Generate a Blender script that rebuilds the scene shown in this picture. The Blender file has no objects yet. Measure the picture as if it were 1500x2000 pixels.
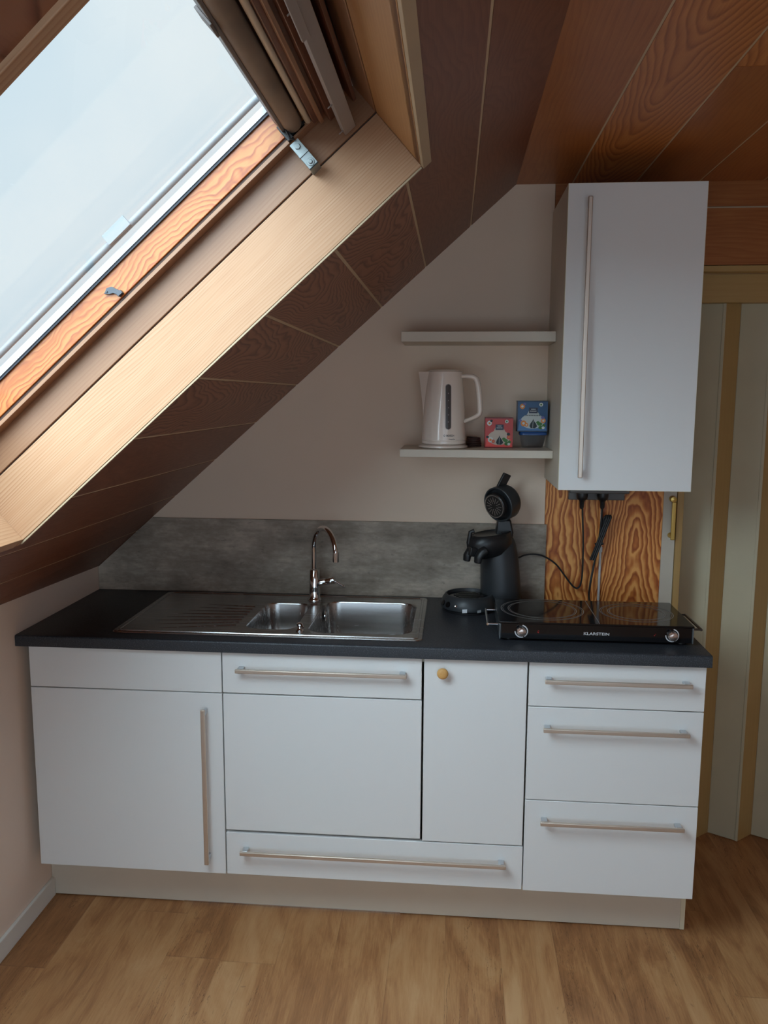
import bpy, math, random
from mathutils import Vector, Matrix
random.seed(7)
V = Vector
SC = bpy.context.scene
COL = SC.collection

# ------------------------------------------------------------------ camera
cam = bpy.data.cameras.new('camera'); camo = bpy.data.objects.new('camera', cam); COL.objects.link(camo)
PITCH, YAW, ROLL = -0.1410, 0.0838, 0.0050
fw = V((-math.sin(YAW)*math.cos(PITCH), math.cos(YAW)*math.cos(PITCH), math.sin(PITCH)))
rt = V((math.cos(YAW), math.sin(YAW), 0)); up = rt.cross(fw)
r2 = rt*math.cos(ROLL)+up*math.sin(ROLL); u2 = -rt*math.sin(ROLL)+up*math.cos(ROLL)
M = Matrix((r2, u2, -fw)).transposed().to_4x4(); M.translation = V((1.2753, -2.8908, 1.6489))
camo.matrix_world = M
cam.sensor_fit = 'VERTICAL'; cam.sensor_height = 36; cam.sensor_width = 27; cam.lens = 1601.6/2000*36
cam.clip_start = .05
SC.camera = camo

# ------------------------------------------------------------------ light
vs = SC.view_settings
vs.view_transform = 'Standard'; vs.look = 'None'; vs.gamma = 1; vs.exposure = 0.0; vs.use_curve_mapping = False
world = bpy.data.worlds.new('world'); SC.world = world; world.use_nodes = True
wt = world.node_tree; wt.nodes.clear()
wo = wt.nodes.new('ShaderNodeOutputWorld'); wb = wt.nodes.new('ShaderNodeBackground')
tc = wt.nodes.new('ShaderNodeTexCoord'); nz = wt.nodes.new('ShaderNodeTexNoise'); rp = wt.nodes.new('ShaderNodeValToRGB')
nz.inputs['Scale'].default_value = 2.2; nz.inputs['Detail'].default_value = 5; nz.inputs['Roughness'].default_value = .45
rp.color_ramp.elements[0].position = .35; rp.color_ramp.elements[0].color = (.62, .79, .92, 1)
rp.color_ramp.elements[1].position = .66; rp.color_ramp.elements[1].color = (.84, .92, .97, 1)
wt.links.new(tc.outputs['Generated'], nz.inputs['Vector']); wt.links.new(nz.outputs['Fac'], rp.inputs['Fac'])
wt.links.new(rp.outputs['Color'], wb.inputs['Color']); wb.inputs['Strength'].default_value = 1.0
wt.links.new(wb.outputs[0], wo.inputs['Surface'])

def sun(name, frm, strength, ang, col):
    l = bpy.data.lights.new(name, 'SUN'); l.energy = strength; l.angle = math.radians(ang); l.color = col
    o = bpy.data.objects.new(name, l); COL.objects.link(o)
    o.rotation_euler = (-V(frm)).to_track_quat('-Z', 'Y').to_euler(); o.location = (-3, -3, 5)
sun('overcast_daylight', (-.20, -.62, .75), 20, 100, (.69, .865, 1.0))

def area(name, loc, target, sx, sy, power, col):
    l = bpy.data.lights.new(name, 'AREA'); l.shape = 'RECTANGLE'; l.size = sx; l.size_y = sy; l.energy = power; l.color = col
    o = bpy.data.objects.new(name, l); COL.objects.link(o); o.location = loc
    o.rotation_euler = (V(target)-V(loc)).to_track_quat('-Z', 'Y').to_euler()
area('added_rear_fill', (1.2, -4.5, 1.15), (1.2, 0, .55), 2.8, 1.6, 32, (.61, .82, 1.0))  # added fill light for assumed daylight from behind; the rear wall has no window

# ------------------------------------------------------------------ slope frame
A0 = V((-.0295, 0, 1.0172)); S = V((.74771193, 0, .66402325)); N = V((-.66402325, 0, .74771193))
def P(s, y, t=0):
    sag = .026*min(-y, 1.17)*max(0, min(1, (.46-s)/.46))
    return A0 + S*s + N*(t+sag) + V((0, y, 0))

# ------------------------------------------------------------------ node helpers
class NT:
    def __init__(s, name):
        s.m = bpy.data.materials.new(name); s.m.use_nodes = True; s.t = s.m.node_tree; s.t.nodes.clear()
        s.out = s.t.nodes.new('ShaderNodeOutputMaterial'); s.p = s.t.nodes.new('ShaderNodeBsdfPrincipled')
        s.t.links.new(s.p.outputs[0], s.out.inputs[0])
    def n(s, typ, **k):
        nd = s.t.nodes.new(typ)
        for a, b in k.items(): setattr(nd, a, b)
        return nd
    def put(s, sock, v):
        if isinstance(v, bpy.types.NodeSocket): s.t.links.new(v, sock)
        elif v is not None: sock.default_value = v
    def mth(s, op, a, b=None, c=None):
        nd = s.n('ShaderNodeMath', operation=op); s.put(nd.inputs[0], a)
        if b is not None: s.put(nd.inputs[1], b)
        if c is not None: s.put(nd.inputs[2], c)
        return nd.outputs[0]
    def xyz(s, a, b, c=0.0):
        nd = s.n('ShaderNodeCombineXYZ'); s.put(nd.inputs[0], a); s.put(nd.inputs[1], b); s.put(nd.inputs[2], c); return nd.outputs[0]
    def noise(s, vec, scale=1, detail=2, rough=.5, dist=0):
        nd = s.n('ShaderNodeTexNoise'); s.put(nd.inputs['Vector'], vec); nd.inputs['Scale'].default_value = scale
        nd.inputs['Detail'].default_value = detail; nd.inputs['Roughness'].default_value = rough; nd.inputs['Distortion'].default_value = dist
        return nd.outputs['Fac']
    def ramp(s, f, stops):
        nd = s.n('ShaderNodeValToRGB'); cr = nd.color_ramp
        while len(cr.elements) < len(stops): cr.elements.new(.5)
        for e, (p, c) in zip(cr.elements, stops): e.position = p; e.color = (*c, 1)
        s.put(nd.inputs[0], f); return nd.outputs[0]
    def mix(s, f, a, b, mode='MIX'):
        nd = s.n('ShaderNodeMix', data_type='RGBA', blend_type=mode)
        s.put(nd.inputs[0], f)
        for i, v in ((6, a), (7, b)):
            s.put(nd.inputs[i], v if isinstance(v, bpy.types.NodeSocket) else (*v, 1))
        return nd.outputs[2]
    def bump(s, h, strength=.2, dist=.001):
        nd = s.n('ShaderNodeBump'); s.put(nd.inputs['Height'], h); nd.inputs['Strength'].default_value = strength
        nd.inputs['Distance'].default_value = dist; s.put(s.p.inputs['Normal'], nd.outputs[0])
    def set(s, **k):
        mp = dict(base='Base Color', rough='Roughness', metal='Metallic', spec='Specular IOR Level', coat='Coat Weight', trans='Transmission Weight', ior='IOR', coatr='Coat Roughness', aniso='Anisotropic')
        for a, b in k.items():
            if a == 'base' and not isinstance(b, bpy.types.NodeSocket): b = (*b, 1)
            s.put(s.p.inputs[mp[a]], b)
        return s.m

def flat(name, base, rough=.5, metal=0, spec=.5, var=.04, scale=8, coat=0, bump=0, bscale=300):
    t = NT(name); o = t.n('ShaderNodeTexCoord').outputs['Object']
    f = t.noise(o, scale, 3)
    lo = tuple(max(0, c*(1-var)) for c in base); hi = tuple(min(1, c*(1+var)) for c in base)
    c = t.ramp(f, [(.3, lo), (.7, hi)])
    if bump: t.bump(t.noise(o, bscale, 2), bump, .0006)
    return t.set(base=c, rough=rough, metal=metal, spec=spec, coat=coat)

def wood(name, dark, mid, light, rings=22, amp=1.0, contrast=1.0, rough=.5, coat=0., tone=.25, spec=.4, vary_amp=True, su=.9, sv=5.0, sharp=.5, knots=0, medamp=.05, cath=0, slope=.55, plain=0.):
    """wood: UV.x runs along the grain in metres (10 m jumps per board), UV.y across it"""
    t = NT(name)
    sp = t.n('ShaderNodeSeparateXYZ'); t.put(sp.inputs[0], t.n('ShaderNodeUVMap', uv_map='UVMap').outputs[0])
    u, v = sp.outputs[0], sp.outputs[1]
    bid = t.mth('FLOOR', t.mth('ADD', t.mth('DIVIDE', u, 10.0), .5))
    r = t.mth('FRACT', t.mth('ADD', t.mth('MULTIPLY', bid, .618034), .1))
    a = t.mth('MULTIPLY', t.mth('POWER', r, 2.2) if vary_amp else 1.0, amp)
    big = t.noise(t.xyz(t.mth('MULTIPLY', u, su), t.mth('MULTIPLY', v, sv), t.mth('MULTIPLY', r, 13.)), 1.0, 2, .5)
    med = t.noise(t.xyz(t.mth('MULTIPLY', u, su*5), t.mth('MULTIPLY', v, sv*3), r), 1.0, 2, .55)
    wob = t.mth('ADD', t.mth('MULTIPLY', t.mth('SUBTRACT', big, .5), a), t.mth('MULTIPLY', t.mth('SUBTRACT', med, .5), medamp*amp))
    lin = t.mth('MULTIPLY', v, 2.2)
    if cath:
        vv = t.mth('ADD', v, t.mth('MULTIPLY', t.mth('SUBTRACT', r, .6), .08))
        hyp = t.mth('ADD', t.mth('MULTIPLY', t.mth('SQRT', t.mth('ADD', t.mth('MULTIPLY', vv, vv), .0005)), 2.2*cath), t.mth('MULTIPLY', u, slope))
        isc = t.mth('GREATER_THAN', r, plain)
        lin = t.mth('ADD', t.mth('MULTIPLY', hyp, isc), t.mth('MULTIPLY', lin, t.mth('SUBTRACT', 1.0, isc)))
    ph = t.mth('MULTIPLY', t.mth('ADD', lin, wob), float(rings)*2)
    fr = t.mth('FRACT', ph)
    # asymmetric growth ring: slow rise to the dark late wood, quick fall
    ring = t.mth('POWER', fr, 1.0/sharp if sharp < 1 else 1.0)
    edge = t.mth('SMOOTH_MIN', t.mth('MULTIPLY', t.mth('SUBTRACT', 1.0, fr), 5.0), 1.0, .2)
    ring = t.mth('MULTIPLY', ring, edge)
    fib = t.noise(t.xyz(t.mth('MULTIPLY', u, 8.), t.mth('MULTIPLY', v, 260.), bid), 1., 2, .6)
    cf = .62*contrast
    if cath: cf = t.mth('MULTIPLY', t.mth('ADD', .25, t.mth('MULTIPLY', isc, .75)), .62*contrast)
    else:
        md = t.noise(t.xyz(t.mth('MULTIPLY', u, .7), t.mth('MULTIPLY', v, 38.), bid), 1., 3, .6)
        cf = t.mth('MULTIPLY', t.mth('MAXIMUM', t.mth('MULTIPLY', t.mth('SUBTRACT', md, .32), 4.2), .12), .62*contrast)
    f = t.mth('ADD', t.mth('MULTIPLY', t.mth('SUBTRACT', ring, .4), cf), t.mth('ADD', .45, t.mth('MULTIPLY', t.mth('SUBTRACT', fib, .5), .35)))
    f = t.mth('ADD', f, t.mth('MULTIPLY', t.mth('SUBTRACT', med, .5), .25))
    c = t.ramp(f, [(.12, light), (.45, mid), (.9, dark)])
    if knots:
        vo = t.n('ShaderNodeTexVoronoi', feature='F1'); t.put(vo.inputs['Vector'], t.xyz(t.mth('MULTIPLY', u, 2.3), t.mth('MULTIPLY', v, 6.5), 0.0)); vo.inputs['Scale'].default_value = 1.3
        kf = t.mth('LESS_THAN', vo.outputs['Distance'], knots)
        c = t.mix(t.mth('MULTIPLY', kf, .45), c, tuple(x*.5 for x in dark))
    tn = t.mth('ADD', 1-tone, t.mth('MULTIPLY', r, tone*2))
    c = t.mix(1.0, c, t.xyz(tn, tn, tn), 'MULTIPLY')
    t.bump(f, .25, .0006)
    return t.set(base=c, rough=rough, coat=coat, spec=spec)

# ------------------------------------------------------------------ materials
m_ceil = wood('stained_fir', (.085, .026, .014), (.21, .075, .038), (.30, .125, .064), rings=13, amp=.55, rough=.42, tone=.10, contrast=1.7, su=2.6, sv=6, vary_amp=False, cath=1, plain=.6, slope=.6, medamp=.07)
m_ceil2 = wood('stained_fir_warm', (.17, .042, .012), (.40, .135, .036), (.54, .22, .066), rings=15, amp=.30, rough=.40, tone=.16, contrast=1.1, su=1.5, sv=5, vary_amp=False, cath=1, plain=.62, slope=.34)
m_seam = flat('pale_tongue', (.60, .46, .30), .6)
m_seam2 = flat('dark_groove', (.06, .03, .02), .7)
m_reveal = wood('pale_fir_lining', (.25, .095, .040), (.48, .262, .140), (.54, .325, .19), rings=40, amp=.22, rough=.5, tone=.05, contrast=.95, vary_amp=False)
m_reveal2 = wood('golden_fir_lining', (.30, .13, .045), (.42, .21, .08), (.50, .28, .12), rings=26, amp=.10, rough=.5, tone=.05, contrast=.35, vary_amp=False)
m_edge = flat('lipping_pale', (.46, .34, .21), .5)
m_frame = wood('pine_frame', (.18, .075, .038), (.30, .15, .08), (.36, .20, .11), rings=30, amp=.12, rough=.4, tone=.05, contrast=.4, vary_amp=False)
m_sash = wood('orange_pine_sash', (.19, .028, .004), (.37, .095, .014), (.46, .165, .036), rings=22, amp=.55, rough=.35, tone=.03, contrast=1.2, vary_amp=False, coat=.1, su=2.5, medamp=.2)
m_rail = wood('dark_pine_rail', (.09, .03, .018), (.16, .06, .035), (.20, .09, .05), rings=26, amp=.1, rough=.4, tone=.05, contrast=.5, vary_amp=False)
m_panel = wood('knotty_pine_panel', (.27, .050, .010), (.60, .185, .036), (.86, .40, .115), rings=15, amp=.34, rough=.45, tone=.02, contrast=1.7, vary_amp=False, su=2.6, sv=7, sharp=.8, knots=.10, cath=1, slope=.30, medamp=.16)
m_white = flat('white_melamine', (.80, .80, .79), .38, spec=.45, var=.01, scale=2, bump=.05, bscale=500)
m_carc = flat('carcass_cream', (.70, .64, .52), .5, var=.02)
m_cedge = flat('cream_edge_band', (.74, .68, .50), .45, var=.02)
m_plinth = flat('plinth_cream', (.68, .60, .49), .45, var=.02)
m_wall = flat('painted_wall', (.86, .70, .59), .85, var=.02, scale=3, bump=.25, bscale=60)
m_wallb = flat('painted_board', (.84, .665, .52), .8, var=.02, scale=2, bump=.08, bscale=90)
m_base = flat('white_skirting', (.80, .77, .72), .5, var=.01)
m_handle = flat('champagne_metal', (.66, .56, .47), .38, metal=.75, var=.03)
m_hpost = flat('brushed_aluminium', (.60, .62, .64), .35, metal=.85, var=.03)
m_chrome = flat('chrome', (.72, .72, .73), .06, metal=1, var=.01)
m_black = flat('black_plastic', (.012, .012, .013), .38, var=.1)
m_blackg = flat('black_gloss', (.006, .006, .007), .08, var=.1)
m_anth = flat('anthracite_plastic', (.030, .034, .038), .42, var=.08, bump=.1, bscale=800)
m_rubber = flat('rubber_cable', (.010, .010, .011), .55, var=.1)
m_kettle = flat('kettle_white', (.90, .77, .67), .22, var=.01, coat=.4)
m_grey = flat('grey_print', (.04, .04, .045), .5)
m_gauge = flat('smoked_gauge', (.085, .075, .072), .25)
m_gauge2 = flat('gauge_marks', (.25, .22, .21), .3)
m_silver = flat('silver_print', (.75, .75, .76), .3, metal=.5)
m_ring = flat('ring_print', (.30, .29, .28), .4)
m_red = flat('red_mark', (.35, .015, .01), .5)
m_brass = flat('brass', (.62, .42, .12), .35, metal=.8)
m_knobw = wood('beech_knob', (.55, .26, .07), (.68, .37, .12), (.74, .44, .17), rings=30, amp=.05, tone=0, contrast=.3, vary_amp=False)
m_alu = flat('galvanised_steel', (.27, .30, .30), .42, metal=.5, var=.1, scale=60)
m_blind = flat('blind_fabric', (.22, .16, .12), .6, var=.35, scale=6)
m_blindbar = flat('blind_bar', (.16, .13, .12), .5)
m_cream = flat('cream_rail', (.60, .50, .38), .4)
m_flap = flat('grey_flap_bar', (.30, .26, .245), .45)
m_gask = flat('dark_gasket', (.02, .025, .04), .5)
m_clad = flat('grey_cladding', (.17, .18, .19), .4, var=.05)
m_spacer = flat('aluminium_spacer', (.36, .37, .39), .45, var=.02)
m_vinyl = flat('beige_vinyl', (.56, .50, .35), .42, var=.03, bump=.1, bscale=400)
m_stile = wood('golden_vinyl_stile', (.40, .24, .08), (.46, .29, .105), (.50, .33, .13), rings=10, amp=.05, tone=.02, contrast=.3, vary_amp=False, rough=.4)
m_white_pl = flat('white_plastic', (.75, .74, .72), .4)
m_greybox = flat('grey_socket_box', (.15, .14, .13), .5)

def mk_steel():
    t = NT('brushed_steel'); o = t.n('ShaderNodeTexCoord').outputs['Object']
    sp = t.n('ShaderNodeSeparateXYZ'); t.put(sp.inputs[0], o)
    f = t.noise(t.xyz(t.mth('MULTIPLY', sp.outputs[0], 4.), t.mth('MULTIPLY', sp.outputs[1], 700.), t.mth('MULTIPLY', sp.outputs[2], 60.)), 1, 2)
    c = t.ramp(f, [(.3, (.50, .49, .48)), (.7, (.56, .55, .54))])
    r = t.mth('ADD', .22, t.mth('MULTIPLY', f, .08))
    return t.set(base=c, rough=r, metal=1.0)
m_steel = mk_steel()

def mk_top():
    t = NT('anthracite_worktop'); o = t.n('ShaderNodeTexCoord').outputs['Object']
    a = t.noise(o, 420, 2, .6); b = t.noise(o, 14, 3)
    c = t.ramp(a, [(.40, (.020, .023, .028)), (.56, (.034, .038, .046)), (.70, (.12, .125, .14))])
    c = t.mix(t.mth('MULTIPLY', b, .3), c, (.018, .020, .025))
    t.bump(a, .25, .0004)
    return t.set(base=c, rough=.42, spec=.45)
m_top = mk_top()

def mk_splash():
    t = NT('concrete_laminate'); o = t.n('ShaderNodeTexCoord').outputs['Object']
    sp = t.n('ShaderNodeSeparateXYZ'); t.put(sp.inputs[0], o)
    v = t.xyz(sp.outputs[0], sp.outputs[1], t.mth('MULTIPLY', sp.outputs[2], 2.2))
    a = t.noise(v, 3.2, 6, .6); b = t.noise(v, 38, 5, .65); d = t.noise(v, 75, 2, .5)
    st = t.noise(t.xyz(t.mth('MULTIPLY', sp.outputs[0], 9.), 0., t.mth('MULTIPLY', sp.outputs[2], 60.)), 1, 4, .6)
    f = t.mth('ADD', t.mth('MULTIPLY', a, .66), t.mth('ADD', t.mth('MULTIPLY', b, .20), t.mth('MULTIPLY', st, .15)))
    c = t.ramp(f, [(.38, (.185, .145, .108)), (.50, (.33, .27, .21)), (.62, (.54, .45, .36))])
    sm = t.mth('LESS_THAN', t.noise(v, 34, 2, .5), .30)
    c = t.mix(t.mth('MULTIPLY', sm, .30), c, (.07, .062, .058))
    return t.set(base=c, rough=.5)
m_splash = mk_splash()

def mk_floor():
    t = NT('oak_laminate_floor'); o = t.n('ShaderNodeTexCoord').outputs['Object']
    sp = t.n('ShaderNodeSeparateXYZ'); t.put(sp.inputs[0], o); x, y = sp.outputs[0], sp.outputs[1]
    W, L = .165, 1.15
    cx = t.mth('FLOOR', t.mth('DIVIDE', t.mth('ADD', x, .03), W))
    w1 = t.n('ShaderNodeTexWhiteNoise', noise_dimensions='1D'); t.put(w1.inputs['W'], cx)
    yy = t.mth('ADD', t.mth('DIVIDE', y, L), t.mth('MULTIPLY', w1.outputs['Value'], 7.3)); cy = t.mth('FLOOR', yy)
    w2 = t.n('ShaderNodeTexWhiteNoise', noise_dimensions='2D'); t.put(w2.inputs['Vector'], t.xyz(cx, cy)); r = w2.outputs['Value']
    w3 = t.n('ShaderNodeTexWhiteNoise', noise_dimensions='2D'); t.put(w3.inputs['Vector'], t.xyz(t.mth('ADD', cx, 31.7), cy)); r3 = w3.outputs['Value']
    z = t.mth('MULTIPLY', r, 40.)
    g1 = t.noise(t.xyz(t.mth('MULTIPLY', x, 9.), t.mth('MULTIPLY', y, 2.2), z), 1, 5, .58, 1.2)
    g2 = t.noise(t.xyz(t.mth('MULTIPLY', x, 240.), t.mth('MULTIPLY', y, 8.), z), 1, 3, .65)
    g3 = t.noise(t.xyz(t.mth('MULTIPLY', x, 50.), t.mth('MULTIPLY', y, 6.), z), 1, 4, .7, 2.0)
    f = t.mth('ADD', t.mth('MULTIPLY', g1, .62), t.mth('ADD', t.mth('MULTIPLY', g2, .18), t.mth('MULTIPLY', g3, .20)))
    f = t.mth('ADD', f, t.mth('MULTIPLY', t.mth('SUBTRACT', r, .5), .10))
    c = t.ramp(f, [(.33, (.25, .108, .042)), (.45, (.39, .178, .070)), (.54, (.50, .255, .106)), (.68, (.58, .33, .155))])
    # cracks and pale scars
    ck = t.noise(t.xyz(t.mth('MULTIPLY', x, 26.), t.mth('MULTIPLY', y, 2.0), t.mth('ADD', z, 5.)), 1, 5, .7, .8)
    cr = t.mth('LESS_THAN', t.mth('ABSOLUTE', t.mth('SUBTRACT', ck, .57)), .0050)
    cr = t.mth('MULTIPLY', cr, t.mth('GREATER_THAN', r3, .45))
    c = t.mix(t.mth('MULTIPLY', cr, .62), c, (.11, .045, .02))
    kn = t.noise(t.xyz(t.mth('MULTIPLY', x, 11.), t.mth('MULTIPLY', y, 7.), t.mth('ADD', z, 9.)), 1, 3, .6, 1.5)
    c = t.mix(t.mth('MULTIPLY', t.mth('GREATER_THAN', kn, .70), .35), c, (.20, .10, .05))
    fx = t.mth('FRACT', t.mth('DIVIDE', t.mth('ADD', x, .03), W)); fy = t.mth('FRACT', yy)
    ex = t.mth('LESS_THAN', fx, .012); ey = t.mth('LESS_THAN', fy, .003)
    e = t.mth('MAXIMUM', ex, ey)
    c = t.mix(t.mth('MULTIPLY', e, .22), c, (.14, .07, .035))
    t.bump(f, .15, .0005)
    return t.set(base=c, rough=t.mth('ADD', .36, t.mth('MULTIPLY', g2, .16)), spec=.4)
m_floor = mk_floor()

def mk_glass(name, tint=(1, 1, 1), rough=0.0, dirt=0.0):
    t = NT(name); t.t.nodes.remove(t.p)
    tr = t.n('ShaderNodeBsdfTransparent'); tr.inputs[0].default_value = (*tint, 1)
    gl = t.n('ShaderNodeBsdfGlossy'); gl.inputs['Roughness'].default_value = rough
    lw = t.n('ShaderNodeLayerWeight'); lw.inputs[0].default_value = .5
    fr = t.mth('ADD', .02, t.mth('MULTIPLY', t.mth('POWER', lw.outputs['Facing'], 5.0), .4))
    mx = t.n('ShaderNodeMixShader'); t.put(mx.inputs[0], fr); t.t.links.new(tr.outputs[0], mx.inputs[1]); t.t.links.new(gl.outputs[0], mx.inputs[2])
    t.t.links.new(mx.outputs[0], t.out.inputs[0])
    return t.m
m_pane = mk_glass('window_glass', (.97, .985, .98))
m_clear = mk_glass('clear_plastic', (.92, .94, .96), .08)

# ------------------------------------------------------------------ mesh builder
class G:
    def __init__(s): s.v = []; s.f = []; s.fm = []; s.fg = []; s.sm = []
    def add(s, vs_, fs, mi=0, grain=None, bid=0, smooth=False):
        b = len(s.v); s.v += [V(q) for q in vs_]
        for f in fs: s.f.append([b+i for i in f]); s.fm.append(mi); s.fg.append((grain, bid)); s.sm.append(smooth)
        return s
    def hexa(s, q, mi=0, grain=None, bid=0):
        # q: bottom 4 ccw then top 4
        return s.add(q, [(0, 3, 2, 1), (4, 5, 6, 7), (0, 1, 5, 4), (1, 2, 6, 5), (2, 3, 7, 6), (3, 0, 4, 7)], mi, grain, bid)
    def box(s, x0, x1, y0, y1, z0, z1, mi=0, grain=None, bid=0):
        return s.hexa([(x0, y0, z0), (x1, y0, z0), (x1, y1, z0), (x0, y1, z0), (x0, y0, z1), (x1, y0, z1), (x1, y1, z1), (x0, y1, z1)], mi, grain, bid)
    def sbox(s, s0, s1, y0, y1, t0, t1, mi=0, grain=None, bid=0):
        return s.hexa([P(s0, y0, t0), P(s1, y0, t0), P(s1, y1, t0), P(s0, y1, t0), P(s0, y0, t1), P(s1, y0, t1), P(s1, y1, t1), P(s0, y1, t1)], mi, grain, bid)
    def obox(s, o, ax, ay, az, mi=0, grain=None, bid=0):
        o, ax, ay, az = V(o), V(ax), V(ay), V(az)
        return s.hexa([o, o+ax, o+ax+ay, o+ay, o+az, o+ax+az, o+ax+ay+az, o+ay+az], mi, grain, bid)
    def prism(s, pts, ex, mi=0, grain=None, bid=0):
        n = len(pts); ex = V(ex); pts = [V(p) for p in pts]
        return s.add(pts+[p+ex for p in pts], [tuple(range(n))[::-1], tuple(range(n, 2*n))]+[(i, (i+1) % n, n+(i+1) % n, n+i) for i in range(n)], mi, grain, bid)
    def rings(s, rs, mi=0, cap0=True, cap1=True, grain=None, bid=0, smooth=True):
        n = len(rs[0]); vs_ = [p for r in rs for p in r]; fs = []
        for k in range(len(rs)-1):
            for i in range(n): fs.append((k*n+i, k*n+(i+1) % n, (k+1)*n+(i+1) % n, (k+1)*n+i))
        if cap0: fs.append(tuple(range(n))[::-1])
        if cap1: fs.append(tuple((len(rs)-1)*n+i for i in range(n)))
        return s.add(vs_, fs, mi, grain, bid, smooth)
    def lathe(s, prof, c, ax=(0, 0, 1), seg=48, mi=0, cap0=True, cap1=True, sx=1., sy=1.):
        ax = V(ax).normalized(); a = ax.orthogonal().normalized() if abs(ax.z) < .999 else V((1, 0, 0)); b = ax.cross(a)
        if abs(ax.z) < .999:
            a = V((0, 0, 1)).cross(ax).normalized(); b = ax.cross(a)
        c = V(c); rs = [[c+ax*h+a*(r*sx*math.cos(2*math.pi*i/seg))+b*(r*sy*math.sin(2*math.pi*i/seg)) for i in range(seg)] for r, h in prof]
        return s.rings(rs, mi, cap0, cap1)
    def tube(s, pts, r, seg=12, mi=0, caps=True, flat=None):
        pts = [V(p) for p in pts]; n = len(pts); rs = []; prev = None
        for i, p in enumerate(pts):
            d = (pts[min(i+1, n-1)]-pts[max(i-1, 0)]).normalized()
            if prev is None:
                a = d.orthogonal().normalized() if flat is None else (V(flat)-d*V(flat).dot(d)).normalized()
            else: a = (prev-d*prev.dot(d)).normalized()
            prev = a; b = d.cross(a); rr = r(i/(n-1)) if callable(r) else r
            ra, rb = rr if isinstance(rr, tuple) else (rr, rr)
            rs.append([p+a*(ra*math.cos(2*math.pi*k/seg))+b*(rb*math.sin(2*math.pi*k/seg)) for k in range(seg)])
        return s.rings(rs, mi, caps, caps)
    def build(s, name, mats, parent=None, bevel=0, seg=2, angle=35, smooth_all=False):
        if not isinstance(mats, (list, tuple)): mats = [mats]
        me = bpy.data.meshes.new(name)
        org = V(parent['_o']) if parent is not None else V((0, 0, 0))
        if parent is None and s.v:
            mn = [min(p[i] for p in s.v) for i in range(3)]; mx = [max(p[i] for p in s.v) for i in range(3)]
            org = V(((mn[0]+mx[0])/2, (mn[1]+mx[1])/2, mn[2]))
        me.from_pydata([tuple(p-org) for p in s.v], [], s.f)
        for m in mats: me.materials.append(m)
        uv = me.uv_layers.new(name='UVMap')
        import bmesh
        dirs = {}
        def key(p, g, bid):
            g = V(g).normalized() if g is not None else V((1, 0, 0)); c = p.normal.cross(g)
            if c.length < .3: c = g.orthogonal()
            c.normalize(); return (bid, round(c.x, 1), round(c.y, 1), round(c.z, 1)), c
        for p, (g_, bid) in zip(me.polygons, s.fg):
            k, c = key(p, g_, bid)
            dirs.setdefault(k, []).extend((me.vertices[i].co+org).dot(c) for i in p.vertices)
        dirs = {k: (min(v)+max(v))/2 for k, v in dirs.items()}
        for p, mi, (g, bid), sm in zip(me.polygons, s.fm, s.fg, s.sm):
            p.material_index = mi; p.use_smooth = sm or bevel > 0
            nrm = p.normal; g = V(g).normalized() if g is not None else V((1, 0, 0))
            c = nrm.cross(g)
            cm = dirs[key(p, g, bid)[0]]
            if c.length < .3: c = g.orthogonal(); g2 = nrm.cross(c)
            else: c.normalize(); g2 = g
            for li in p.loop_indices:
                q = me.vertices[me.loops[li].vertex_index].co+org
                uv.data[li].uv = (max(-4.6, min(4.6, q.dot(g2)))+10*bid, q.dot(c)-cm)
        bm = bmesh.new(); bm.from_mesh(me); bmesh.ops.recalc_face_normals(bm, faces=bm.faces); bm.to_mesh(me); bm.free()
        me.update()
        me.set_sharp_from_angle(angle=math.radians(angle))
        o = bpy.data.objects.new(name, me); COL.objects.link(o)
        if parent is not None: o.parent = parent
        else: o.location = org
        o['_o'] = tuple(org)
        if bevel:
            b = o.modifiers.new('bevel', 'BEVEL'); b.width = bevel; b.segments = seg; b.limit_method = 'ANGLE'; b.angle_limit = math.radians(40)
        return o

def tag(o, label=None, cat=None, group=None, kind=None):
    for k, v in (('label', label), ('category', cat), ('group', group), ('kind', kind)):
        if v: o[k] = v
    return o
def thing(name, loc, label=None, cat=None, group=None, kind=None):
    o = bpy.data.objects.new(name, None); COL.objects.link(o); o.location = loc; o['_o'] = tuple(loc); o.empty_display_size = .05
    return tag(o, label, cat, group, kind)
def text_geo(g, s, o, ux, uz, h, mi=0, off=.0003, wrap=None, width=None):
    """lettering as flat mesh islands, lower-left corner at o"""
    cu = bpy.data.curves.new('t', 'FONT'); cu.body = s; cu.size = 1; cu.resolution_u = 3; cu.offset = .018
    ob = bpy.data.objects.new('t', cu); COL.objects.link(ob)
    dg = bpy.context.evaluated_depsgraph_get(); me = ob.evaluated_get(dg).to_mesh()
    vs_ = [v.co.copy() for v in me.vertices]; fs = [tuple(p.vertices) for p in me.polygons]
    ob.evaluated_get(dg).to_mesh_clear(); bpy.data.objects.remove(ob); bpy.data.curves.remove(cu)
    x0 = min(v.x for v in vs_); x1 = max(v.x for v in vs_); y1 = max(v.y for v in vs_)
    kx = (width/(x1-x0)) if width else h/y1; ky = h/y1
    if wrap: g.add([wrap((v.x-x0)*kx, v.y*ky) for v in vs_], fs, mi)
    else:
        o, ux, uz = V(o), V(ux).normalized(), V(uz).normalized(); nn = ux.cross(uz)
        g.add([o+ux*((v.x-x0)*kx)+uz*(v.y*ky)+nn*off for v in vs_], fs, mi)
    return g
def circ(cx, cz, rx, rz=None, n=20, a0=0, a1=2*math.pi):
    rz = rz or rx
    return [(cx+rx*math.cos(a0+(a1-a0)*i/n), cz+rz*math.sin(a0+(a1-a0)*i/n)) for i in range(n if a1-a0 > 6.28 else n+1)]
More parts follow.
